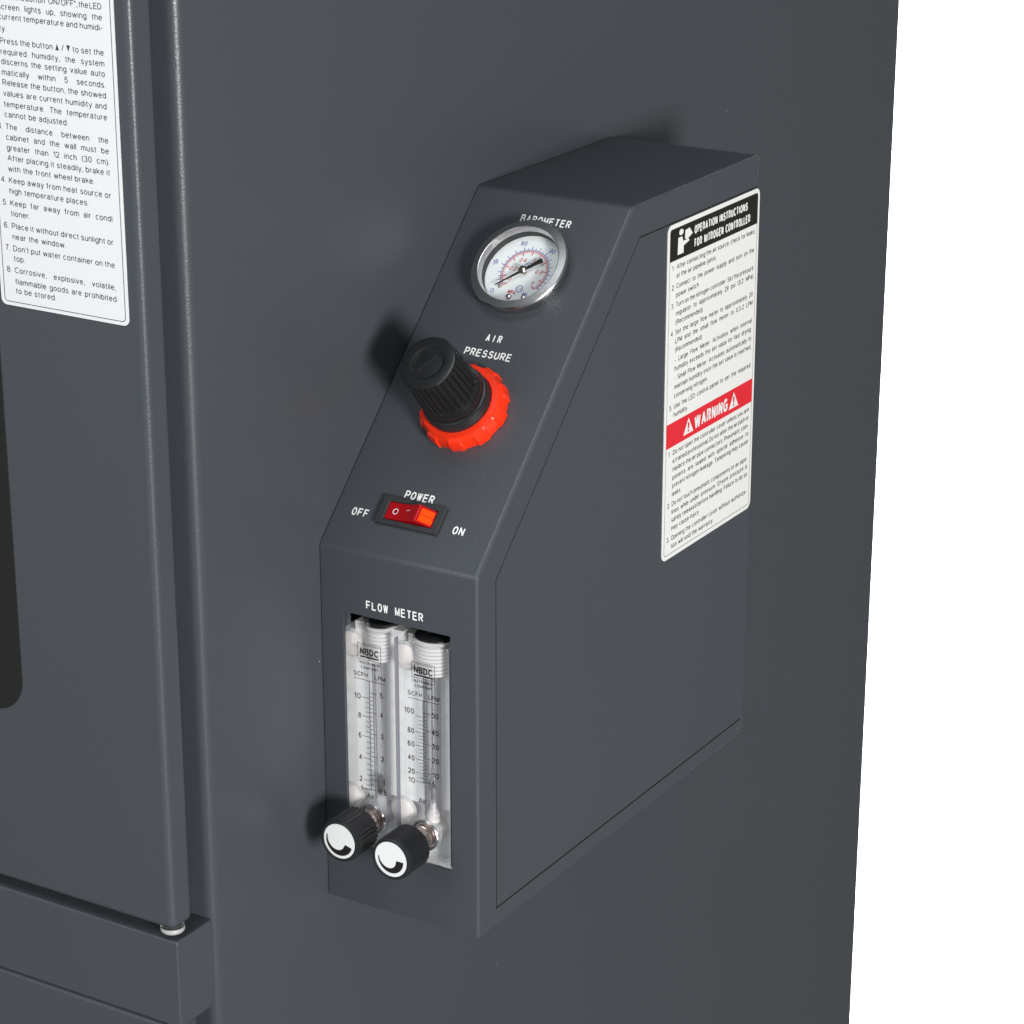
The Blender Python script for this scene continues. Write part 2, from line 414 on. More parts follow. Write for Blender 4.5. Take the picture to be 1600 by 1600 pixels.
def line(bm, F, s, a0, a1, b0, cap, sx, h, justify=True, weight=0.125):
    """a line of words; justified to a1 or ragged"""
    words = s.split(); ws = [natural(w) * sx for w in words]
    sp = 0.60 * sx
    if justify and sum(ws) + 0.3 * sx * (len(ws) - 1) > a1 - a0:
        k = (a1 - a0) / (sum(ws) + 0.3 * sx * (len(ws) - 1)); ws = [w * k for w in ws]
    if justify and len(words) > 1: sp = (a1 - a0 - sum(ws)) / (len(words) - 1)
    x = a0
    for w, ww in zip(words, ws):
        if w == '^': add_flat(bm, F, [(x, b0), (x + ww, b0), (x + ww / 2, b0 + cap)], h)
        elif w == '~': add_flat(bm, F, [(x, b0 + cap), (x + ww / 2, b0), (x + ww, b0 + cap)], h)
        else: put(bm, F, w, x, b0, ww, cap, h, weight=weight)
        x += ww + sp

# ================================================================== SETTING: white paper backdrop
bm = bmesh.new()
prof = [(0.75, -1.25)] + [(1.0 + 0.15 * math.sin(math.radians(t)), -1.10 - 0.15 * math.cos(math.radians(t))) for t in range(0, 91, 9)] + [(1.15, 0.9)]
rows = [[bm.verts.new(Vector((x, y, z)) / U) for x in (-0.9, -0.06)] for y, z in prof]
for a, b in zip(rows, rows[1:]): bm.faces.new((a[0], a[1], b[1], b[0]))
obj("backdrop", bm, BACKDROP, kind='structure')

# ================================================================== CABINET
cab = thing("cabinet", "large dark grey powder coated steel cabinet filling the picture", "cabinet", (0, -0.49, -2.4))
BODY_Y, BACK_Y, ZB, ZT = -0.4926, 3.545, -2.4, 3.6
# side panel: folded sheet, rounded where it turns into the front return
r = 0.030
prof = [(-0.9, BODY_Y)]
for k in range(7):
    t = math.radians(-90 + 90 * k / 6); prof.append((-r + r * math.cos(t), BODY_Y + r + r * math.sin(t)))
for k in range(5):
    t = math.radians(90 * k / 4); prof.append((-0.012 + 0.012 * math.cos(t), BACK_Y - 0.012 + 0.012 * math.sin(t)))
prof.append((-2.6, BACK_Y))
bm = bmesh.new()
rows = [[bm.verts.new((x, y, z)) for x, y in prof] for z in (ZB, ZT)]
for k in range(len(prof) - 1): bm.faces.new((rows[0][k], rows[0][k + 1], rows[1][k + 1], rows[1][k]))
obj("side_panel", bm, PAINT, cab, angle=40)
obj("inner_liner", box(world_f, -2.6, -0.05, BODY_Y + 0.01, 3.3, ZB + .01, ZT - .01), PAINT_DARK, cab, smooth=False)
obj("top_panel", box(world_f, -2.6, -0.001, BODY_Y + .012, BACK_Y - .012, ZT, ZT + 0.05), PAINT, cab, smooth=False)
# upper door with its black glass
dx = -0.0135
dr = obj("door", box(world_f, -2.6, dx, DOOR_Y, -0.556, 0.1765, ZT), PAINT, cab, bevel=0.018, seg=5)
obj("window_glass", prism(door, rrect(-2.3, -0.4535, 0.657, 3.3, 0.098, 12), -0.02, 0.0015), BLACKGLASS, dr, smooth=False, bevel=0.0012, seg=1)
# lower rail block, its side lies almost flush with the side panel
bm = bmesh.new()
add_prism(bm, lambda a, b, h: Vector((h, a, b)), [(DOOR_Y, -0.0925), (DOOR_Y, 0.1486), (-0.4925, 0.1486), (-0.4925, -0.068), (-0.513, -0.0925)], -2.6, -0.004)
obj("bottom_rail", bm, PAINT, cab, bevel=0.005, seg=3)
obj("lower_door", box(world_f, -2.6, dx, DOOR_Y + 0.001, -0.556, ZB, -0.099), PAINT, cab, bevel=0.011, seg=3)
obj("hinge_pin", lathe(world_f, -0.036, -0.6105, [(0.0001, 0.1600), (0.016, 0.1603), (0.0255, 0.1630), (0.0300, 0.1680), (0.0308, 0.1740), (0.0308, 0.1790)], 40), ZINC, cab)

# ================================================================== INSTRUCTION LABEL ON THE DOOR
dl = thing("instruction_label", "long white instruction sticker on the door left of the panel, eight numbered rules", "sticker", (-0.25, DOOR_Y, 1.72))
a0, a1, b0, b1 = -0.4375, -0.0560, 1.7205, 3.15
obj("backing", prism(door, rrect(a0, a1, b0, b1, 0.016, 8), 0.0, 0.0016), LABEL, dl, smooth=False)
bm = bmesh.new()
add_strip(bm, door, rrect(a0 + .0105, a1 - .0085, b0 + .0085, b1 - .009, .011, 6), rrect(a0 + .0122, a1 - .0102, b0 + .0102, b1 - .011, .0095, 6), 0.0020)
obj("border_line", bm, INK_GREY, dl, smooth=False)
bm = bmesh.new()
SX = 0.0142; CP = 0.0142
T = [("Press the button \"ON/OFF\", the LED", 2.4370, 1), ("screen lights up, showing the", 2.4130, 1), ("current temperature and humidi-", 2.3905, 1), ("ty.", 2.3640, 0),
     ("Press the button ^ / ~ to set the", 2.3355, 1), ("required humidity, the system", 2.3112, 1), ("discerns the setting value auto", 2.2885, 1),
     ("matically within 5 seconds.", 2.2640, 1), ("Release the button, the showed", 2.2405, 1), ("values are current humidity and", 2.2160, 1),
     ("temperature. The temperature", 2.1912, 1), ("cannot be adjusted.", 2.1675, 0),
     ("The distance between the", 2.1390, 1), ("cabinet and the wall must be", 2.1150, 1), ("greater than 12 inch (30 cm).", 2.0902, 1), ("After placing it steadily, brake it", 2.0662, 1), ("with the front wheel brake.", 2.0412, 0),
     ("Keep away from heat source or", 2.0142, 1), ("high temperature places.", 1.9892, 0),
     ("Keep far away from air condi", 1.9605, 1), ("tioner.", 1.9358, 0),
     ("Place it without direct sunlight or", 1.9062, 1), ("near the window.", 1.8808, 0),
     ("Don't put water container on the", 1.8528, 1), ("top.", 1.8288, 0),
     ("Corrosive, explosive, volatile,", 1.8008, 1), ("flammable goods are prohibited", 1.7735, 1), ("to be stored.", 1.7512, 0)]
FULL = max(sum(natural(w) for w in t.split()) + 0.46 * (len(t.split()) - 1) for t, _, j in T[1:] if j)
SX = (0.3905 - 0.0890) / FULL
for t, z, j in T:
    line(bm, door, t, -0.3905, -0.0890, z, CP, SX, 0.0020, bool(j))
for n, z in (("2.", 2.3355), ("3.", 2.1390), ("4.", 2.0142), ("5.", 1.9605), ("6.", 1.9062), ("7.", 1.8528), ("8.", 1.8008)):
    ww = natural(n) * SX; put(bm, door, n, -0.4140, z, ww, CP, 0.0020)
obj("lettering", bm, INK_GREY, dl, smooth=False, recalc=False)

# ================================================================== CONTROL BOX
cb = thing("control_box", "dark grey sheet metal control box with sloping front mounted on the cabinet side", "control box", (0, 0, 0))
wx0, wx1, wz0, wz1 = 0.0690, 0.3955, 0.172, 0.8285
bm = bmesh.new()
V = {}
def vv(x, y, z):
    k = (round(x, 5), round(y, 5), round(z, 5))
    if k not in V: V[k] = bm.verts.new(k)
    return V[k]
xs = (0.0032, wx0, wx1, W); zs = (0, wz0, wz1, 1)
for i in range(3):
    for j in range(3):
        if i == 1 and j == 1: continue
        bm.faces.new([vv(*p) for p in ((xs[i], 0, zs[j]), (xs[i + 1], 0, zs[j]), (xs[i + 1], 0, zs[j + 1]), (xs[i], 0, zs[j + 1]))])
for (y0, z0), (y1, z1) in (((0, 1), (D1, H2)), ((D1, H2), (D2, H2))):
    for i in range(3):
        bm.faces.new([vv(*p) for p in ((xs[i], y0, z0), (xs[i + 1], y0, z0), (xs[i + 1], y1, z1), (xs[i], y1, z1))])
# side frame round the cover opening
O_ = [(0, 0), (0, wz0), (0, wz1), (0, 1), (D1, H2), (D2, H2)]
ci = [(0.0845, 0.0475), (0.0845, wz0), (0.0845, wz1), (0.0845, 0.9672), (0.8060, 1.6915), (D2, 1.6915)]
for k in range(5):
    bm.faces.new([vv(W, *O_[k]), vv(W, *O_[k + 1]), vv(W, *ci[k + 1]), vv(W, *ci[k])])
bm.faces.new([vv(W, 0, 0), vv(W, *ci[0]), vv(W, D2, 0.0475), vv(W, D2, 0)])
bm.faces.new([vv(0.0032, 0, 0), vv(W, 0, 0), vv(W, D2, 0), vv(0.0032, D2, 0)])
bm.faces.new([vv(W, D2, 0), vv(W, D2, 0.0475), vv(0.0032, D2, 0.0475), vv(0.0032, D2, 0)])
bm.faces.new([vv(W, D2, 1.6915), vv(W, D2, H2), vv(xs[2], D2, H2), vv(xs[1], D2, H2), vv(0.0032, D2, H2), vv(0.0032, D2, 1.6915)])
bm.faces.new([vv(W, D2, 0.0475), vv(W, D2, 1.6915), vv(0.0032, D2, 1.6915), vv(0.0032, D2, 0.0475)])
bmesh.ops.recalc_face_normals(bm, faces=bm.faces)
import sys
hs = obj("housing", bm, PAINT, cb, recalc=False, smooth=False)
me = hs.data
# make sure the normals look outwards
if max(me.polygons, key=lambda p: p.center.z).normal.z < 0: me.flip_normals()
bv = hs.modifiers.new("bevel", 'BEVEL'); bv.width = 0.0095 * U; bv.segments = 7; bv.limit_method = 'ANGLE'; bv.angle_limit = math.radians(30)
sd = hs.modifiers.new("solid", 'SOLIDIFY'); sd.thickness = 0.010 * U; sd.offset = -1
# side cover, seam all round
g = 0.0042
cov = [(0.0845 + g + .0018, 0.0475 + g), (D2 + .001, 0.0475 + g), (D2 + .001, 1.6915 - g), (0.8060 + g * .6, 1.6915 - g), (0.0845 + g + .0018, 0.9672 - g * .3)]
obj("side_cover", prism(lambda a, b, h: Vector((h, a, b)), cov, W - 0.012, W - 0.0004), PAINT, cb, bevel=0.0007, seg=1)
obj("seam_shade_plate", prism(lambda a, b, h: Vector((h, a, b)), [(0.05, 0.03), (D2 - .02, 0.03), (D2 - .02, 1.72), (0.79, 1.72), (0.05, 0.985)], W - 0.022, W - 0.0016), INK, cb, smooth=False)  # black plate added under the cover, stands in for shade in the seam gap
obj("panel_gasket", prism(lambda a, b, h: Vector((h, a, b)), [(0.005, 0.005), (0.005, 0.994), (0.0075, 0.998), (D1 + .002, H2 - .008), (D2 - .006, H2 - .006), (D2 - .006, 0.005)], -0.002, 0.0070), PLASTIC_MATT, cb, smooth=False)
# chamber behind the window
bm = bmesh.new()
add_box(bm, world_f, 0.004, 0.012, 0.012, 0.30, wz0 - .05, wz1 + .05)
add_box(bm, world_f, wx1 + .03, wx1 + .04, 0.012, 0.30, wz0 - .05, wz1 + .05)
add_box(bm, world_f, 0.012, wx1 + .03, 0.012, 0.30, wz0 - .05, wz0 - .04)
add_box(bm, world_f, 0.012, wx1 + .03, 0.29, 0.30, wz0 - .04, wz1 + .05)
add_box(bm, world_f, 0.0125, wx0 + .0035, 0.0125, 0.030, 0.768, wz1 + .05)
obj("inner_bracket", bm, PAINT, cb, smooth=False)
# white printed words
for F_, txt, xa, xb, zb2, cp, fl in ((front, "FLOW METER", 0.1425, 0.3160, 0.8505, 0.0232, .8), (slope, "POWER", 0.1825, 0.2700, 0.1680, 0.0232, .8), (slope, "OFF", 0.0540, 0.1035, 0.0948, 0.0225, .8),
        (slope, "ON", 0.3560, 0.3895, 0.1010, 0.0225, .8), (slope, "AIR", 0.2190, 0.2660, 0.6415, 0.0225, .68), (slope, "PRESSURE", 0.1735, 0.3145, 0.5945, 0.0225, .8), (slope, "BAROMETER", 0.1690, 0.3215, 1.0030, 0.0232, .8)):
    bm = bmesh.new(); mono(bm, F_, txt, xa, xb, zb2, cp, 0.0012, fill=fl)
    obj("printed_word", bm, WHITE_PRINT, cb, smooth=False, recalc=False)

# ================================================================== LABEL ON THE SIDE COVER
sl_ = thing("warning_label", "white operation sticker with black heading and red WARNING band on the box side", "sticker", (W, 1.24, 0.727))
a0, a1, b0, b1 = 0.9600, 1.5060, 0.7260, 1.6850
obj("backing", prism(side, rrect(a0, a1, b0, b1, 0.022, 8), -0.0006, 0.0012), LABEL_WARM, sl_, smooth=False)
hh = 0.0016
i0, i1, j0, j1 = a0 + .0115, a1 - .0115, b0 + .0125, b1 - .0125
bm = bmesh.new()
add_strip(bm, side, rrect(i0, i1, j0, j1, .010, 5), rrect(i0 + .0014, i1 - .0014, j0 + .0014, j1 - .0014, .009, 5), hh)
obj("border_line", bm, INK_GREY, sl_, smooth=False)
bm = bmesh.new()
P = [p for p in rrect(i0 + .0005, i1 - .0005, 1.50, j1 - .0005, .010, 5) if p[1] > 1.6]
add_flat(bm, side, P + [(i0 + .0005, 1.5835), (i1 - .0005, 1.5835)], hh + .0003)
obj("heading_band", bm, INK, sl_, smooth=False)
bm = bmesh.new(); add_flat(bm, side, [(i0 + .0005, 1.0545), (i1 - .0005, 1.0545), (i1 - .0005, 1.1245), (i0 + .0005, 1.1245)], hh + .0003)
obj("warning_band", bm, INK_RED, sl_, smooth=False)
bm = bmesh.new()
h3 = hh + .0008
put(bm, side, "OPERATION INSTRUCTIONS", 1.1085, 1.6342, 0.3200, 0.0238, h3, weight=0.22)
put(bm, side, "FOR NITROGEN CONTROLLER", 1.1100, 1.5965, 0.3360, 0.0245, h3, weight=0.22)
obj("heading_lettering", bm, LABEL_WARM, sl_, smooth=False, recalc=False)
bm = bmesh.new()
put(bm, side, "WARNING", 1.1360, 1.0685, 0.2030, 0.0395, h3, weight=0.22)
obj("warning_lettering", bm, LABEL_WARM, sl_, smooth=False, recalc=False)
bm = bmesh.new()
# reader icon: head, body, arm, book
cx, cz = 1.0330, 1.6560
add_flat(bm, side, [(cx + .0125 * math.cos(t * .5236), cz + .0085 * math.sin(t * .5236)) for t in range(12)], h3)
add_flat(bm, side, [(1.0140, 1.5960), (1.0480, 1.5960), (1.0480, 1.6160), (1.0800, 1.6230), (1.0760, 1.6300), (1.0450, 1.6290), (1.0380, 1.6430), (1.0160, 1.6430)], h3)
add_flat(bm, side, [(1.0540, 1.6340), (1.0680, 1.6290), (1.0990, 1.6400), (1.0800, 1.6590), (1.0560, 1.6560)], h3)
obj("reader_icon", bm, LABEL_WARM, sl_, smooth=False, recalc=False)
# warning triangles
for cx in (1.1000, 1.3760):
    bm = bmesh.new()
    tri = [(cx - .030, 1.0680), (cx + .030, 1.0680), (cx, 1.1140)]
    add_flat(bm, side, tri, h3)
    wt = obj("warning_triangle", bm, LABEL_WARM, sl_, smooth=False, recalc=False)
    bm = bmesh.new()
    add_flat(bm, side, [(cx - .003, 1.0820), (cx + .003, 1.0820), (cx + .0055, 1.1000), (cx - .0055, 1.1000)], h3 + .0004)
    add_flat(bm, side, [(cx - .004, 1.0730), (cx + .004, 1.0730), (cx + .004, 1.0785), (cx - .004, 1.0785)], h3 + .0004)
    obj("exclamation_mark", bm, INK_RED, wt, smooth=False, recalc=False)
bm = bmesh.new()
A = [("After connecting the air source, check for leaks", 1.5570, 1, 0), ("at the air pipeline joints.", 1.5325, 0, 0),
     ("Connect to the power supply and turn on the", 1.5030, 1, 0), ("power switch.", 1.4785, 0, 0),
     ("Turn on the nitrogen controller. Set the pressure", 1.4510, 1, 0), ("regulator to approximately 29 psi (0.2 MPa)", 1.4265, 1, 0), ("(Recommended).", 1.4015, 0, 0),
     ("Set the large flow meter to approximately 20", 1.3735, 1, 0), ("LPM and the small flow meter to 0.3-2 LPM", 1.3485, 1, 0), ("(Recommended).", 1.3235, 0, 0),
     ("- Large Flow Meter: Activates when internal", 1.2955, 1, 0), ("humidity exceeds the set value for fast drying.", 1.2705, 1, 0),
     ("- Small Flow Meter: Activates automatically to", 1.2430, 1, 0), ("maintain humidity once the set value is reached,", 1.2180, 1, 0), ("conserving nitrogen.", 1.1925, 0, 0),
     ("Use the LED control panel to set the required", 1.1625, 1, 0), ("humidity.", 1.1385, 0, 0),
     ("Do not open the controller cover unless you are", 1.0290, 1, 0), ("a trained professional. Do not alter the air path or", 1.0045, 1, 0), ("replace the air pipe connectors. Pneumatic com-", 0.9800, 1, 0),
     ("ponents are sealed with special adhesive to", 0.9555, 1, 0), ("prevent nitrogen leakage. Tampering may cause", 0.9315, 1, 0), ("leaks.", 0.9070, 0, 0),
     ("Do not touch pneumatic components or air pipe-", 0.8785, 1, 0), ("lines while under pressure. Ensure pressure is", 0.8545, 1, 0), ("safely released before handling. Failure to do so", 0.8305, 1, 0), ("may cause injury.", 0.8065, 0, 0),
     ("Opening the controller cover without authoriza-", 0.7770, 1, 0), ("tion will void the warranty.", 0.7525, 0, 0)]
FULL = max(sum(natural(w) for w in t[0].split()) + 0.42 * (len(t[0].split()) - 1) for t in A if t[2])
SX2 = (1.4770 - 1.0120) / FULL
for t, z, j, _ in A:
    line(bm, side, t, 1.0120, 1.4780, z, 0.0143, SX2, hh + .0003, bool(j))
for n, z in (("1.", 1.5570), ("2.", 1.5030), ("3.", 1.4510), ("4.", 1.3735), ("5.", 1.1625), ("1.", 1.0290), ("2.", 0.8785), ("3.", 0.7770)):
    ww = natural(n) * SX2; put(bm, side, n, 0.9860, z, ww, 0.0143, hh + .0003)
obj("lettering", bm, INK_GREY, sl_, smooth=False, recalc=False)

# ================================================================== PRESSURE GAUGE
gx, gs = 0.2446, 0.8578
gt = thing("pressure_gauge", "round steel pressure gauge with white dial near the top of the sloping panel", "gauge", slope(gx, gs, 0))
GF = lambda a, b, h=0.0: slope(gx + a, gs + b, h)
obj("case", lathe(GF, 0, 0, [(0.1290, -0.004), (0.1290, 0.018), (0.1340, 0.022), (0.1365, 0.026), (0.1370, 0.0345), (0.1355, 0.0385), (0.1325, 0.0412), (0.1145, 0.0436), (0.1125, 0.0428), (0.1115, 0.0395), (0.1110, 0.0345), (0.1098, 0.0300), (0.1094, 0.0240)], 128), CHROME, gt, angle=28)
obj("case_shade_band", lathe(GF, 0, 0, [(0.1096, 0.0242), (0.1094, 0.0235), (0.1094, 0.0010)], 96), PLASTIC_MATT, gt)  # black band stands in for the shadow in the recess above the dial
GD = (0.004, -0.002)
DF = lambda a, b, h=0.0: GF(a + GD[0], b + GD[1], h)
dial = obj("dial", lathe(GF, 0, 0, [(0.1093, 0.001), (0.1093, 0.0022), (0.0001, 0.0023)], 96), DIAL, gt, angle=50)
def pol(r, psi): t = math.radians(225 - 270 * psi / 145.0); return (r * math.cos(t), r * math.sin(t))
zb = 0.0027
bmb, bmr = bmesh.new(), bmesh.new()
for k in range(90):
    p0, p1 = 142 * k / 90, 142 * (k + 1) / 90
    add_flat(bmb, DF, [pol(.0672, p0), pol(.0688, p0), pol(.0688, p1), pol(.0672, p1)], zb)
    q0, q1 = 145 * k / 90, 145 * (k + 1) / 90
    add_flat(bmr, DF, [pol(.0632, q0), pol(.0652, q0), pol(.0652, q1), pol(.0632, q1)], zb)
for i in range(0, 29):
    psi = i * 5
    add_line(bmb, DF, pol(.0685, psi), pol(.0790 if i % 2 == 0 else .0735, psi), .0016 if i % 2 == 0 else .0011, zb)
for i in range(0, 51):
    psi = i * 2.9
    add_line(bmr, DF, pol(.0640, psi), pol(.0520 if i % 5 == 0 else .0580, psi), .0026 if i % 5 == 0 else .0014, zb)
def num(bm, s, r, psi, cap, w, rot=0.0, slant=0.0, dx=0, dy=0):
    x, y = pol(r, psi); put(bm, DF, s, x - w / 2 + dx, y - cap / 2 + dy, w, cap, zb, rot=rot, slant=slant)
num(bmb, "0", .0960, 0, .0125, .0095, rot=0.35)
num(bmb, "30", .0940, 29, .0135, .0150, rot=0.45)
num(bmb, "60", .0900, 60, .0135, .0180, rot=0.1)
num(bmb, "90", .0920, 91, .0135, .0180, rot=-0.3)
num(bmb, "120", .0930, 120, .0135, .0220, rot=-0.5)
num(bmr, "0", .0435, 6, .0125, .0085, slant=0.25)
num(bmr, "0.2", .0395, 29, .0125, .0200, slant=0.25)
num(bmr, "0.4", .0400, 56, .0125, .0200, slant=0.25)
num(bmr, "0.6", .0420, 87, .0125, .0200, slant=0.25)
num(bmr, "0.8", .0400, 115, .0125, .0200, slant=0.25)
num(bmr, "1", .0430, 143, .0125, .0060, slant=0.25)
put(bmr, DF, "MPa", -0.0240, -0.0675, .0220, .0100, zb, weight=.20)
put(bmb, DF, "psi", 0.0200, -0.0670, .0140, .0100, zb, weight=.20)
for rr, cx, cy, sq in ((.0105, .0050, -.0500, 1.0), (.0120, .0050, .0215, .72)):
    c = [(cx + rr * math.cos(t * .314), cy + rr * sq * math.sin(t * .314)) for t in range(20)]
    d = [(cx + rr * .82 * math.cos(t * .314), cy + rr * .82 * sq * math.sin(t * .314)) for t in range(20)]
    add_strip(bmb, DF, c, d, zb)
put(bmb, DF, "2.5", -0.0010, -0.0538, .0120, .0075, zb)
put(bmb, DF, "M", 0.0000, .0180, .0100, .0070, zb, weight=.22)
obj("blue_scale", bmb, DIAL_BLUE, dial, smooth=False, recalc=False)
obj("red_scale", bmr, DIAL_RED, dial, smooth=False, recalc=False)
hubc = Vector((0.0035, -0.0025))
ang = math.radians(225.5 - 4)
dv = Vector((math.cos(math.radians(221)), math.sin(math.radians(221)))); pn = Vector((-dv.y, dv.x))
def pt(l, w): q = hubc + dv * l + pn * w; return (q.x, q.y)
tip = [pt(0.083, -0.0012), pt(0.083, 0.0012), pt(0.0, 0.0042), pt(-0.030, 0.0048), pt(-0.058, 0.0078), pt(-0.058, -0.0078), pt(-0.030, -0.0052), pt(0.0, -0.0042)]
obj("needle", prism(GF, tip, 0.0130, 0.0145), INK, gt, smooth=False)
bm = lathe(GF, hubc.x, hubc.y, [(0.0060, 0.002), (0.0060, 0.012), (0.0115, 0.0150), (0.0118, 0.0185), (0.0095, 0.0215), (0.0050, 0.0232), (0.0001, 0.0236)], 32)
obj("needle_hub", bm, HUB, gt)
for (sx_, sy_), rr in (((-0.0105, -0.0805), .0078), ((0.0330, -0.0770), .0070), ((-0.0470, -0.0530), .0052)):
    obj("screw" if rr > .006 else "stop_pin", lathe(GF, sx_, sy_, [(rr, 0.002), (rr, 0.006), (rr * .8, 0.0088), (rr * .4, 0.0100), (0.0001, 0.0103)], 20), BRASS, gt)
obj("lens", lathe(GF, 0, 0, [(0.1094, 0.0330), (0.1094, 0.0345), (0.09, 0.0352), (0.0001, 0.0360)], 64), PANE, gt)

# ================================================================== AIR PRESSURE REGULATOR KNOB
kx, ks = 0.2508, 0.4372
kt = thing("regulator_knob", "black ribbed air pressure knob standing in a bright orange notched ring", "knob", slope(kx, ks, 0))
KF = lambda a, b, h=0.0: slope(kx + a, ks + b, h)
# orange locking ring: plain annulus with a castellated rim
SEG = 160
def rimr(r, h, k, t):
    if r > 0.112:
        ph = (k % 8) + 0.5; R_ = r if (k // 8) % 2 else r - 0.0048
        return R_ * math.cos(math.pi / 20) / math.cos((ph - 4) / 8 * math.pi / 10)
    return r
rg = obj("locking_ring", lathe(KF, 0.001, 0.003, [(0.1200, 0.000), (0.1208, 0.004), (0.1206, 0.0260), (0.1160, 0.0380), (0.1075, 0.0430), (0.1060, 0.0475), (0.0900, 0.0490), (0.0880, 0.0480), (0.0880, 0.0)], SEG, rad=rimr, ang0=0.1), ORANGE, kt, angle=28)
bm = lathe(KF, 0, 0, [(0.0880, 0.0), (0.0895, 0.054), (0.0895, 0.060), (0.0865, 0.0625), (0.0865, 0.0655), (0.0895, 0.068), (0.0895, 0.0715), (0.0865, 0.074), (0.0865, 0.077), (0.0890, 0.0795), (0.0880, 0.084), (0.0800, 0.0860)], 96)
obj("threaded_collar", bm, PLASTIC, kt, angle=50)
NR = 30
def rib(r, h, k, t):
    if 0.125 < h < 0.2455 and r > 0.07:
        return r if (k % 6) in (0, 1, 2, 3) else r - 0.0055
    return r
prof = [(0.0700, 0.0850), (0.0825, 0.0865), (0.0838, 0.0900), (0.0832, 0.1100), (0.0815, 0.1240), (0.0810, 0.1256), (0.0800, 0.1400), (0.0760, 0.2430), (0.0750, 0.2454), (0.0752, 0.2456), (0.0735, 0.2490), (0.0700, 0.2500), (0.0485, 0.2500), (0.0465, 0.2485), (0.0455, 0.2460), (0.0430, 0.2455), (0.0300, 0.2472), (0.0001, 0.2480)]
cap = obj("grip", lathe(KF, 0, 0, prof, NR * 6, rad=rib), GRIP, kt, angle=25)
# raised marks moulded in the cap: two arc arrows and a row of tiny characters
bm = bmesh.new()
for a_, b_ in ((150, 195), (-35, 15)):
    for k in range(8):
        t0, t1 = [math.radians(a_ + (b_ - a_) * q / 8) for q in (k, k + 1)]
        P = [(.036 * math.cos(t0), .036 * math.sin(t0)), (.0375 * math.cos(t0), .0375 * math.sin(t0)), (.0375 * math.cos(t1), .0375 * math.sin(t1)), (.036 * math.cos(t1), .036 * math.sin(t1))]
        add_prism(bm, KF, P, 0.2455, 0.2478)
for k in range(15):
    u_ = -0.034 + k * 0.0048
    add_prism(bm, KF, [(u_ * .5 - .001, u_ * .75), (u_ * .5 + .0012, u_ * .75 - .001), (u_ * .5 + .002, u_ * .75 + .0014), (u_ * .5, u_ * .75 + .002)], 0.246, 0.2492)
obj("moulded_marks", bm, PLASTIC_MATT, cap, smooth=False)

# ================================================================== POWER SWITCH
pt_ = thing("power_switch", "red rocker switch in a black bezel with its right half glowing orange", "switch", slope(0.225, 0.126, 0))
bx0, bx1, bs0, bs1 = 0.1310, 0.3215, 0.0865, 0.1655
ox0, ox1, os0, os1 = 0.1545, 0.2985, 0.1005, 0.1510
bm = bmesh.new()
hb = 0.0105
def ringbox(bm, F, O4, I4, h0, h1):
    o0 = [bm.verts.new(F(a, b, h0)) for a, b in O4]; o1 = [bm.verts.new(F(a, b, h1)) for a, b in O4]
    i0 = [bm.verts.new(F(a, b, h0)) for a, b in I4]; i1 = [bm.verts.new(F(a, b, h1)) for a, b in I4]
    n = len(O4)
    for k in range(n):
        l = (k + 1) % n
        bm.faces.new((o0[k], o0[l], o1[l], o1[k])); bm.faces.new((o1[k], o1[l], i1[l], i1[k])); bm.faces.new((i1[k], i1[l], i0[l], i0[k]))
ringbox(bm, slope, [(bx0, bs0), (bx1, bs0), (bx1, bs1), (bx0, bs1)], [(ox0, os0), (ox1, os0), (ox1, os1), (ox0, os1)], 0.0, hb)
obj("bezel", bm, PLASTIC_MATT, pt_, bevel=0.003, seg=2)
rs0, rs1 = os0 + .0025, os1 - .0015
XZ = lambda a, b, h: slope(a, h, b)
rx = 0.2560; rh = 0.0300
prof = [(ox0 + .001, 0.0), (ox0 + .001, 0.0075), (0.180, 0.0085), (0.205, 0.0125), (0.230, 0.0195), (rx - .004, rh), (rx + .002, rh), (ox1 - .0015, 0.0035), (ox1 - .0015, 0.0)]
rk = obj("rocker", prism(XZ, prof, rs0, rs1), ROCKER, pt_, bevel=0.0010, seg=2, angle=20)
# lit lens on the falling half, split by a dark line
def lens_pt(t, s): # t 0..1 down the facet
    x = rx + .002 + (ox1 - .0015 - rx - .002) * t; h = rh + (0.0035 - rh) * t
    return x, s, h
for s0, s1 in ((rs0 + .0045, (rs0 + rs1) / 2 - .0010), ((rs0 + rs1) / 2 + .0010, rs1 - .0065)):
    bm = bmesh.new()
    lo, hi = [], []
    for t, s in ((0.14, s0), (0.90, s0), (0.90, s1), (0.14, s1)):
        x, s_, h = lens_pt(t, s); lo.append(bm.verts.new(slope(x, s_, h - .0003))); hi.append(bm.verts.new(slope(x + .0007, s_, h + .0010)))
    bm.faces.new(lo); bm.faces.new(list(reversed(hi)))
    for k in range(4): bm.faces.new((lo[k], lo[(k + 1) % 4], hi[(k + 1) % 4], hi[k]))
    obj("lamp_lens", bm, LENS, pt_, smooth=False)
bm = bmesh.new()
RX = lambda a, b, h=0.0: slope(a, b, 0.0090 + max(0, (a - .180)) * .19 + max(0, a - .215) * .20 + h)
c = [(0.1830 + .0085 * math.cos(t * .2618), 0.1245 + .0085 * math.sin(t * .2618)) for t in range(24)]
d = [(0.1830 + .0062 * math.cos(t * .2618), 0.1245 + .0062 * math.sin(t * .2618)) for t in range(24)]
add_strip(bm, RX, c, d, 0.0012)
add_flat(bm, RX, [(0.2180, 0.1290), (0.2300, 0.1302), (0.2300, 0.1320), (0.2180, 0.1308)], 0.0022)
obj("off_on_marks", bm, WHITE_PRINT, rk, smooth=False)

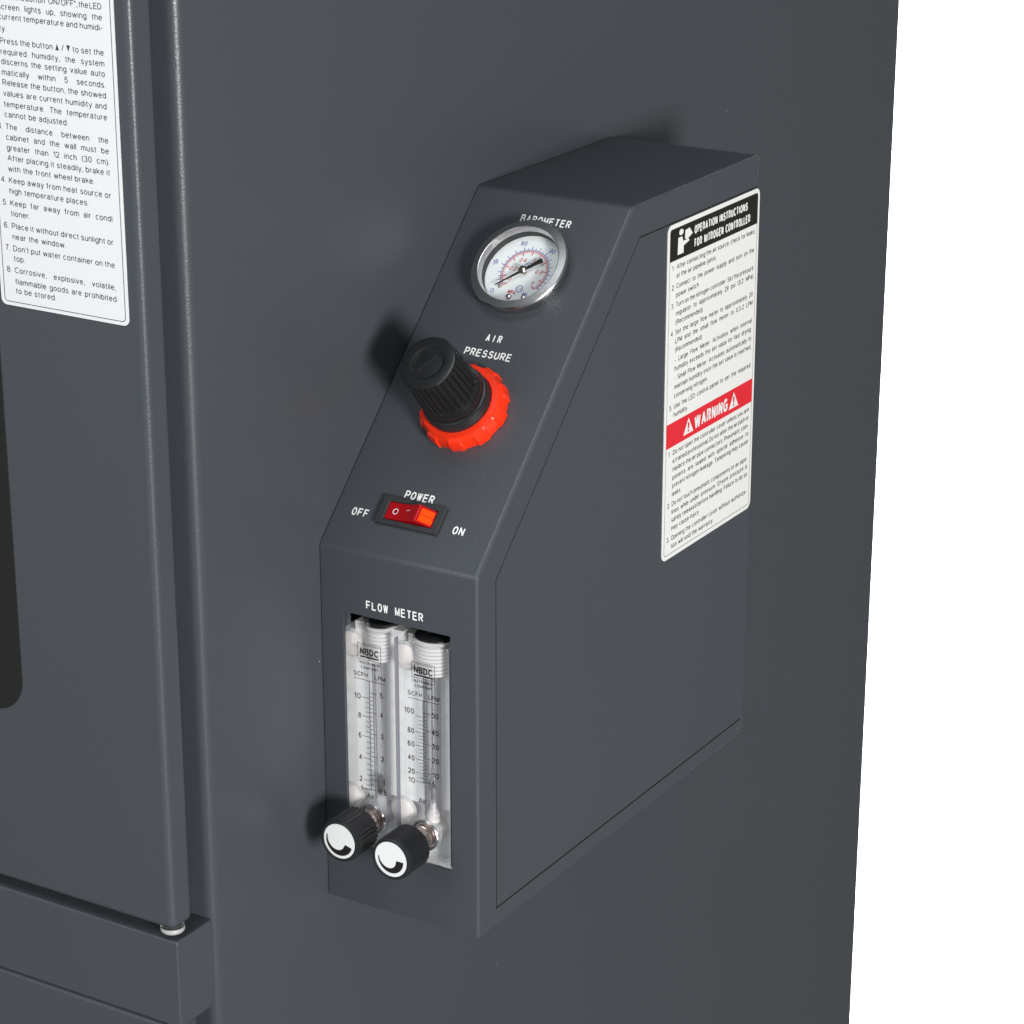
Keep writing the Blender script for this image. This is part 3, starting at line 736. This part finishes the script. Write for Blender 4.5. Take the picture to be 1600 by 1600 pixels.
# ================================================================== FLOW METERS
def flow_meter(x0, knob_y, knob_z, label, scale, plug_r, plug_y, flutes, arrow_rot, is_left):
    t = thing("flow_meter", label, "flow meter", (x0 + .075, 0.0, 0.175), "clear acrylic flow meters in the window")
    x1 = x0 + 0.1500; cx = x0 + 0.0750; dep = 0.100; zt, zb_ = 0.7895, 0.1790
    bm = bmesh.new(); add_box(bm, world_f, x0, x1, 0.0, dep, zb_, zt)
    bd = obj("acrylic_body", bm, ACRYL, t, smooth=False, bevel=0.002, seg=1)
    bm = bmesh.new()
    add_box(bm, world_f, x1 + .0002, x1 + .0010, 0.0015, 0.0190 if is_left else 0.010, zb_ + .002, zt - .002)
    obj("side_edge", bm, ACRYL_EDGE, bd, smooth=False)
    lft = 0.022 if is_left else x0 - .0135
    bm = bmesh.new()
    add_box(bm, world_f, x0 + .004, x1 - .004, 0.012, 0.0615, 0.155, 0.170)
    add_box(bm, world_f, x0 + .0005, x1 - .0005, 0.046, dep - .001, 0.318, zt - .001)
    add_box(bm, world_f, x0 + .0005, x1 - .0005, 0.062, dep - .001, 0.148, 0.3175)
    add_box(bm, world_f, lft, x0 + .0004, 0.046, dep - .001, 0.318, 0.760)
    add_box(bm, world_f, lft - (.02 if is_left else 0), x0 + .0004, 0.062, dep - .001, zb_ - .02, 0.3175)
    obj("back_plate", bm, WHITE_PLATE, t, smooth=False)
    # tapered measuring tube with its float
    tx, ty = cx + .009, (0.028 if is_left else 0.0240)
    tr = 0.0165 if is_left else 0.0200
    bm = lathe(world_f, tx, ty, [(tr, 0.315), (tr * 1.12, 0.690)], 32)
    add_lathe(bm, world_f, tx, ty, [(tr * .62, 0.325), (tr * .80, 0.690)], 32)
    obj("measuring_tube", bm, TUBE, t)
    if is_left:
        fl = lathe(world_f, tx, ty, [(0.0001, 0.326), (.0085, 0.331), (.0115, 0.345), (.0115, 0.368), (.0060, 0.376), (0.0001, 0.378)], 24)
        obj("float", fl, PLASTIC, t)
        obj("tube_seat", lathe(world_f, tx, ty, [(.0155, 0.285), (.0155, 0.322), (.0001, 0.324)], 24), MILKY, t)
    else:
        obj("float", lathe(world_f, tx, ty, [(0.0001, 0.345), (.006, 0.350), (.0075, 0.375), (.0135, 0.392), (.0135, 0.402), (.0045, 0.410), (.0045, 0.440), (.0001, 0.444)], 24), CHROME, t)
        obj("tube_seat", lathe(world_f, tx, ty, [(.0170, 0.288), (.0180, 0.312), (.0110, 0.322), (.0085, 0.340), (.0001, 0.342)], 24), STUD, t)
        obj("guide_rod", lathe(world_f, tx, ty, [(.0025, 0.30), (.0025, 0.69)], 10), CHROME, t)
        bm = lathe(world_f, tx, ty, [(.0220, 0.300), (.0230, 0.690)], 40)
        obj("outer_tube", bm, TUBE, t)
    # threaded plug with black sealing cap
    bm = bmesh.new(); prof = []
    z = 0.700; pr = plug_r * 0.93
    while z < 0.775:
        prof += [(pr, z), (pr, z + .0050), (pr * .93, z + .0068), (pr * .93, z + .0078)]; z += 0.0100
    prof = [(0.0001, 0.698)] + prof + [(pr, z), (plug_r * 1.02, 0.786), (plug_r * 1.04, 0.7900), (plug_r * .9, 0.7925)]
    add_lathe(bm, world_f, cx, 0.057 if not is_left else 0.052, prof, 48)
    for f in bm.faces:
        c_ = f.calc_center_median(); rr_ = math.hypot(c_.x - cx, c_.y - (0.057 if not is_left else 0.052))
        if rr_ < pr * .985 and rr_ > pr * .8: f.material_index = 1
    obj("threaded_plug", bm, [THREAD, THREAD_SHADE], t, angle=25)
    obj("plug_cap", lathe(world_f, cx, plug_y, [(plug_r, 0.7900), (plug_r, 0.7960), (plug_r * .93, 0.7985), (0.022, 0.7985), (0.018, 0.7930), (0.0001, 0.7920)], 48), PLASTIC, t, angle=40)
    # fittings seen through the block, upper and lower
    for px_, pz in ((cx - (0.087 if is_left else 0.080), 0.7262), (cx - 0.094, 0.2860)):
        rr = 0.0345
        bm = lathe(front, px_, pz, [(rr * 1.02, -0.0465), (rr * 1.02, -0.042), (rr, -0.038), (rr * .98, -0.034), (rr * .75, -0.030), (rr * .4, -0.0275), (0.0001, -0.0265)], 40)
        ft = obj("fitting", bm, STUD, t)
        obj("seal", lathe(front, px_, pz, [(rr * 1.13, -0.0455), (rr * 1.17, -0.043), (rr * 1.13, -0.0405), (rr * 1.02, -0.0385)], 40), THREAD_SHADE, ft)
    # lower passage towards the valve
    bm = lathe(front, cx, knob_z, [(0.0330, -0.098), (0.0330, -0.020), (0.0400, -0.018), (0.0400, -0.002)], 40)
    obj("valve_passage", bm, MILKY, t)
    obj("valve_collar", lathe(front, cx, knob_z, [(0.0420, -0.0005), (0.0425, 0.004), (0.0400, 0.0065), (0.0365, 0.0050), (0.0345, 0.0020), (0.0345, -0.002)], 48), CHROME_POL, t)
    obj("valve_stem", lathe(front, cx, knob_z, [(0.0325, -0.002), (0.0325, 0.016), (0.0290, 0.018), (0.0290, 0.0700), (0.0001, 0.0700)], 40), BRASS, t)
    # knob
    kb, kf = (0.0590 if is_left else 0.0660), -knob_y
    n = flutes
    def fr(r, h, k, tt):
        if kb + .001 < h < kf - .0105 and r > .05: return r + (0.0018 if is_left else 0.0014) if k % 4 in (0, 1) else r - (0.0020 if is_left else 0.0012)
        return r
    kr = 0.0570
    prof = [(0.030, kb), (kr - .003, kb), (kr, kb + .0015), (kr, kb + .003), (kr, kf - .011), (kr, kf - .0100), (kr - .0010, kf - .0075), (kr, kf - .0050), (kr - .0008, kf - .0015), (kr - .0035, kf), (kr - .0065, kf + .0002), (kr - .0080, kf - .0025), (0.0001, kf - .0025)]
    kn = obj("knob", lathe(front, cx, knob_z, prof, n * 4, rad=fr), PLASTIC, t, angle=28)
    dr_ = 0.0480
    obj("knob_disc", lathe(front, cx, knob_z, [(dr_, kf - .0024), (dr_, kf - .0014), (0.0001, kf - .0013)], 48), DISC, kn, angle=40)
    # dark tapering arrow arc printed on the disc
    N = 22; outer, inner = [], []
    for k in range(N + 1):
        f = k / N; a_ = math.radians(176 + 184 * f + arrow_rot)
        ro = dr_ * (0.80 if is_left is False else 0.84); th = dr_ * (0.05 + 0.40 * min(1, f * 1.15))
        outer.append((cx + ro * math.cos(a_), knob_z + ro * math.sin(a_))); inner.append((cx + (ro - th) * math.cos(a_), knob_z + (ro - th) * math.sin(a_)))
    bm = bmesh.new()
    o_ = [bm.verts.new(front(a, b, kf - .0008)) for a, b in outer]; i_ = [bm.verts.new(front(a, b, kf - .0008)) for a, b in inner]
    for k in range(N): bm.faces.new((o_[k], o_[k + 1], i_[k + 1], i_[k]))
    obj("arrow_mark", bm, INK, kn, smooth=False)
    # printed scale
    bm = bmesh.new(); hp = 0.0012; sc = scale
    dx_ = sc['dx']; F2 = lambda a, b, h=0.0: front(a, b, h)
    bxl, bxr, bt, bb = sc['box']
    add_strip(bm, F2, [(bxl, bb), (bxr, bb), (bxr, bt), (bxl, bt)], [(bxl + .0012, bb + .0012), (bxr - .0012, bb + .0012), (bxr - .0012, bt - .0012), (bxl + .0012, bt - .0012)], hp)
    put(bm, F2, "NBDC", bxl + .0075, bb + .0130, bxr - bxl - .0140, .0190, hp, weight=.185)
    add_line(bm, F2, (bxl + .0075, bb + .0078), (bxr - .0065, bb + .0078), .0042, hp)
    add_line(bm, F2, (bxl + .014, bt - .0045), (bxr - .0065, bt - .0045), .0012, hp)
    mono(bm, F2, "INSTRUMENT", bxl + .001, bxr + .000, bb - .0128, .0085, hp, fill=.76, weight=.17)
    mono(bm, F2, "COMPANY", bxl + .009, bxr - .008, bb - .0260, .0085, hp, fill=.76, weight=.17)
    hz = sc['hz']; hl, hr = sc['hx']
    put(bm, F2, "SCFH", hl - .0015, hz + .0078, .0440, .0125, hp, weight=.15); put(bm, F2, "LPM", hr - .0300, hz + .0072, .0330, .0125, hp, weight=.15)
    add_line(bm, F2, (hl, hz), (hr, hz), .0015, hp)
    v = sc['v']; zlast = sc['L'][-1][1]
    add_line(bm, F2, (v, hz), (v, zlast - .0015), .0018, hp)
    for txt, z in sc['L']:
        add_line(bm, F2, (v - .0235, z), (v, z), .0015, hp)
        ww = .0085 * len(txt.replace('1', 'l')) if txt != '1' else .004
        ww = {1: .0088, 2: .0205, 3: .0300}[len(txt)] if txt != '1' else .0040
        put(bm, F2, txt, v - .0275 - ww, z - (.0075 if txt not in ('100',) else -.0030), ww, .0155, hp, weight=.15)
    for txt, z in sc['R']:
        add_line(bm, F2, (v + .001, z), (v + .0220, z), .0015, hp)
        if txt is None: continue
        ww = {1: .0088, 2: .0215, 3: .0220}[len(txt)] if txt != '1' else .0040
        put(bm, F2, txt, v + .0255 + (.007 if is_left and len(txt) == 1 else 0) + (.006 if txt == '1' else 0), z - .0078, ww, .0155, hp, weight=.15)
    for nl, (za, zc) in zip(sc['ln'], zip([q[1] for q in sc['L']], [q[1] for q in sc['L']][1:])):
        for k in range(1, nl): 
            z = za + (zc - za) * k / nl; add_line(bm, F2, (v - .0125, z), (v, z), .0014, hp)
    for nl, (za, zc) in zip(sc['rn'], zip([q[1] for q in sc['R']], [q[1] for q in sc['R']][1:])):
        for k in range(1, nl):
            z = za + (zc - za) * k / nl; add_line(bm, F2, (v + .001, z), (v + .0115, z), .0014, hp)
    put(bm, F2, "Air", sc['air'][0], sc['air'][1], .0230, .0155, hp)

    obj("scale_print", bm, INK, t, smooth=False, recalc=False)
    return t

flow_meter(0.0750, -0.1545, 0.2605, "left flow meter with the small five litre scale and coarse ribbed knob",
           dict(dx=0, box=(0.1135, 0.1850, 0.7535, 0.7085), hz=0.6520, hx=(0.1010, 0.1950), v=0.1478,
                L=[("10", .6028), ("8", .5494), ("6", .4930), ("4", .4307), ("2", .3684), ("1", .3425)],
                R=[("5", .6190), ("4", .5640), ("3", .5040), ("2", .4400), ("1", .3735), ("0.5", .3450)],
                ln=[4, 4, 4, 4, 2], rn=[5, 5, 5, 5, 2], air=(0.1340, 0.3170)), 0.0400, 0.0680, 30, -16, True)
flow_meter(0.2390, -0.1620, 0.2560, "right flow meter with the large fifty litre scale and finely ribbed knob",
           dict(dx=0, box=(0.2785, 0.3490, 0.7370, 0.6940), hz=0.6345, hx=(0.2675, 0.3585), v=0.3120,
                L=[("100", .5880), ("80", .5437), ("60", .5062), ("40", .4672), ("20", .4294), ("10", .4038)],
                R=[("50", .6003), ("40", .5530), ("30", .5140), ("20", .4745), ("10", .4332), ("5", .4068)],
                ln=[4, 4, 4, 4, 2], rn=[5, 5, 5, 4, 3], air=(0.2955, 0.3440)), 0.0560, 0.0620, 54, 0, False)
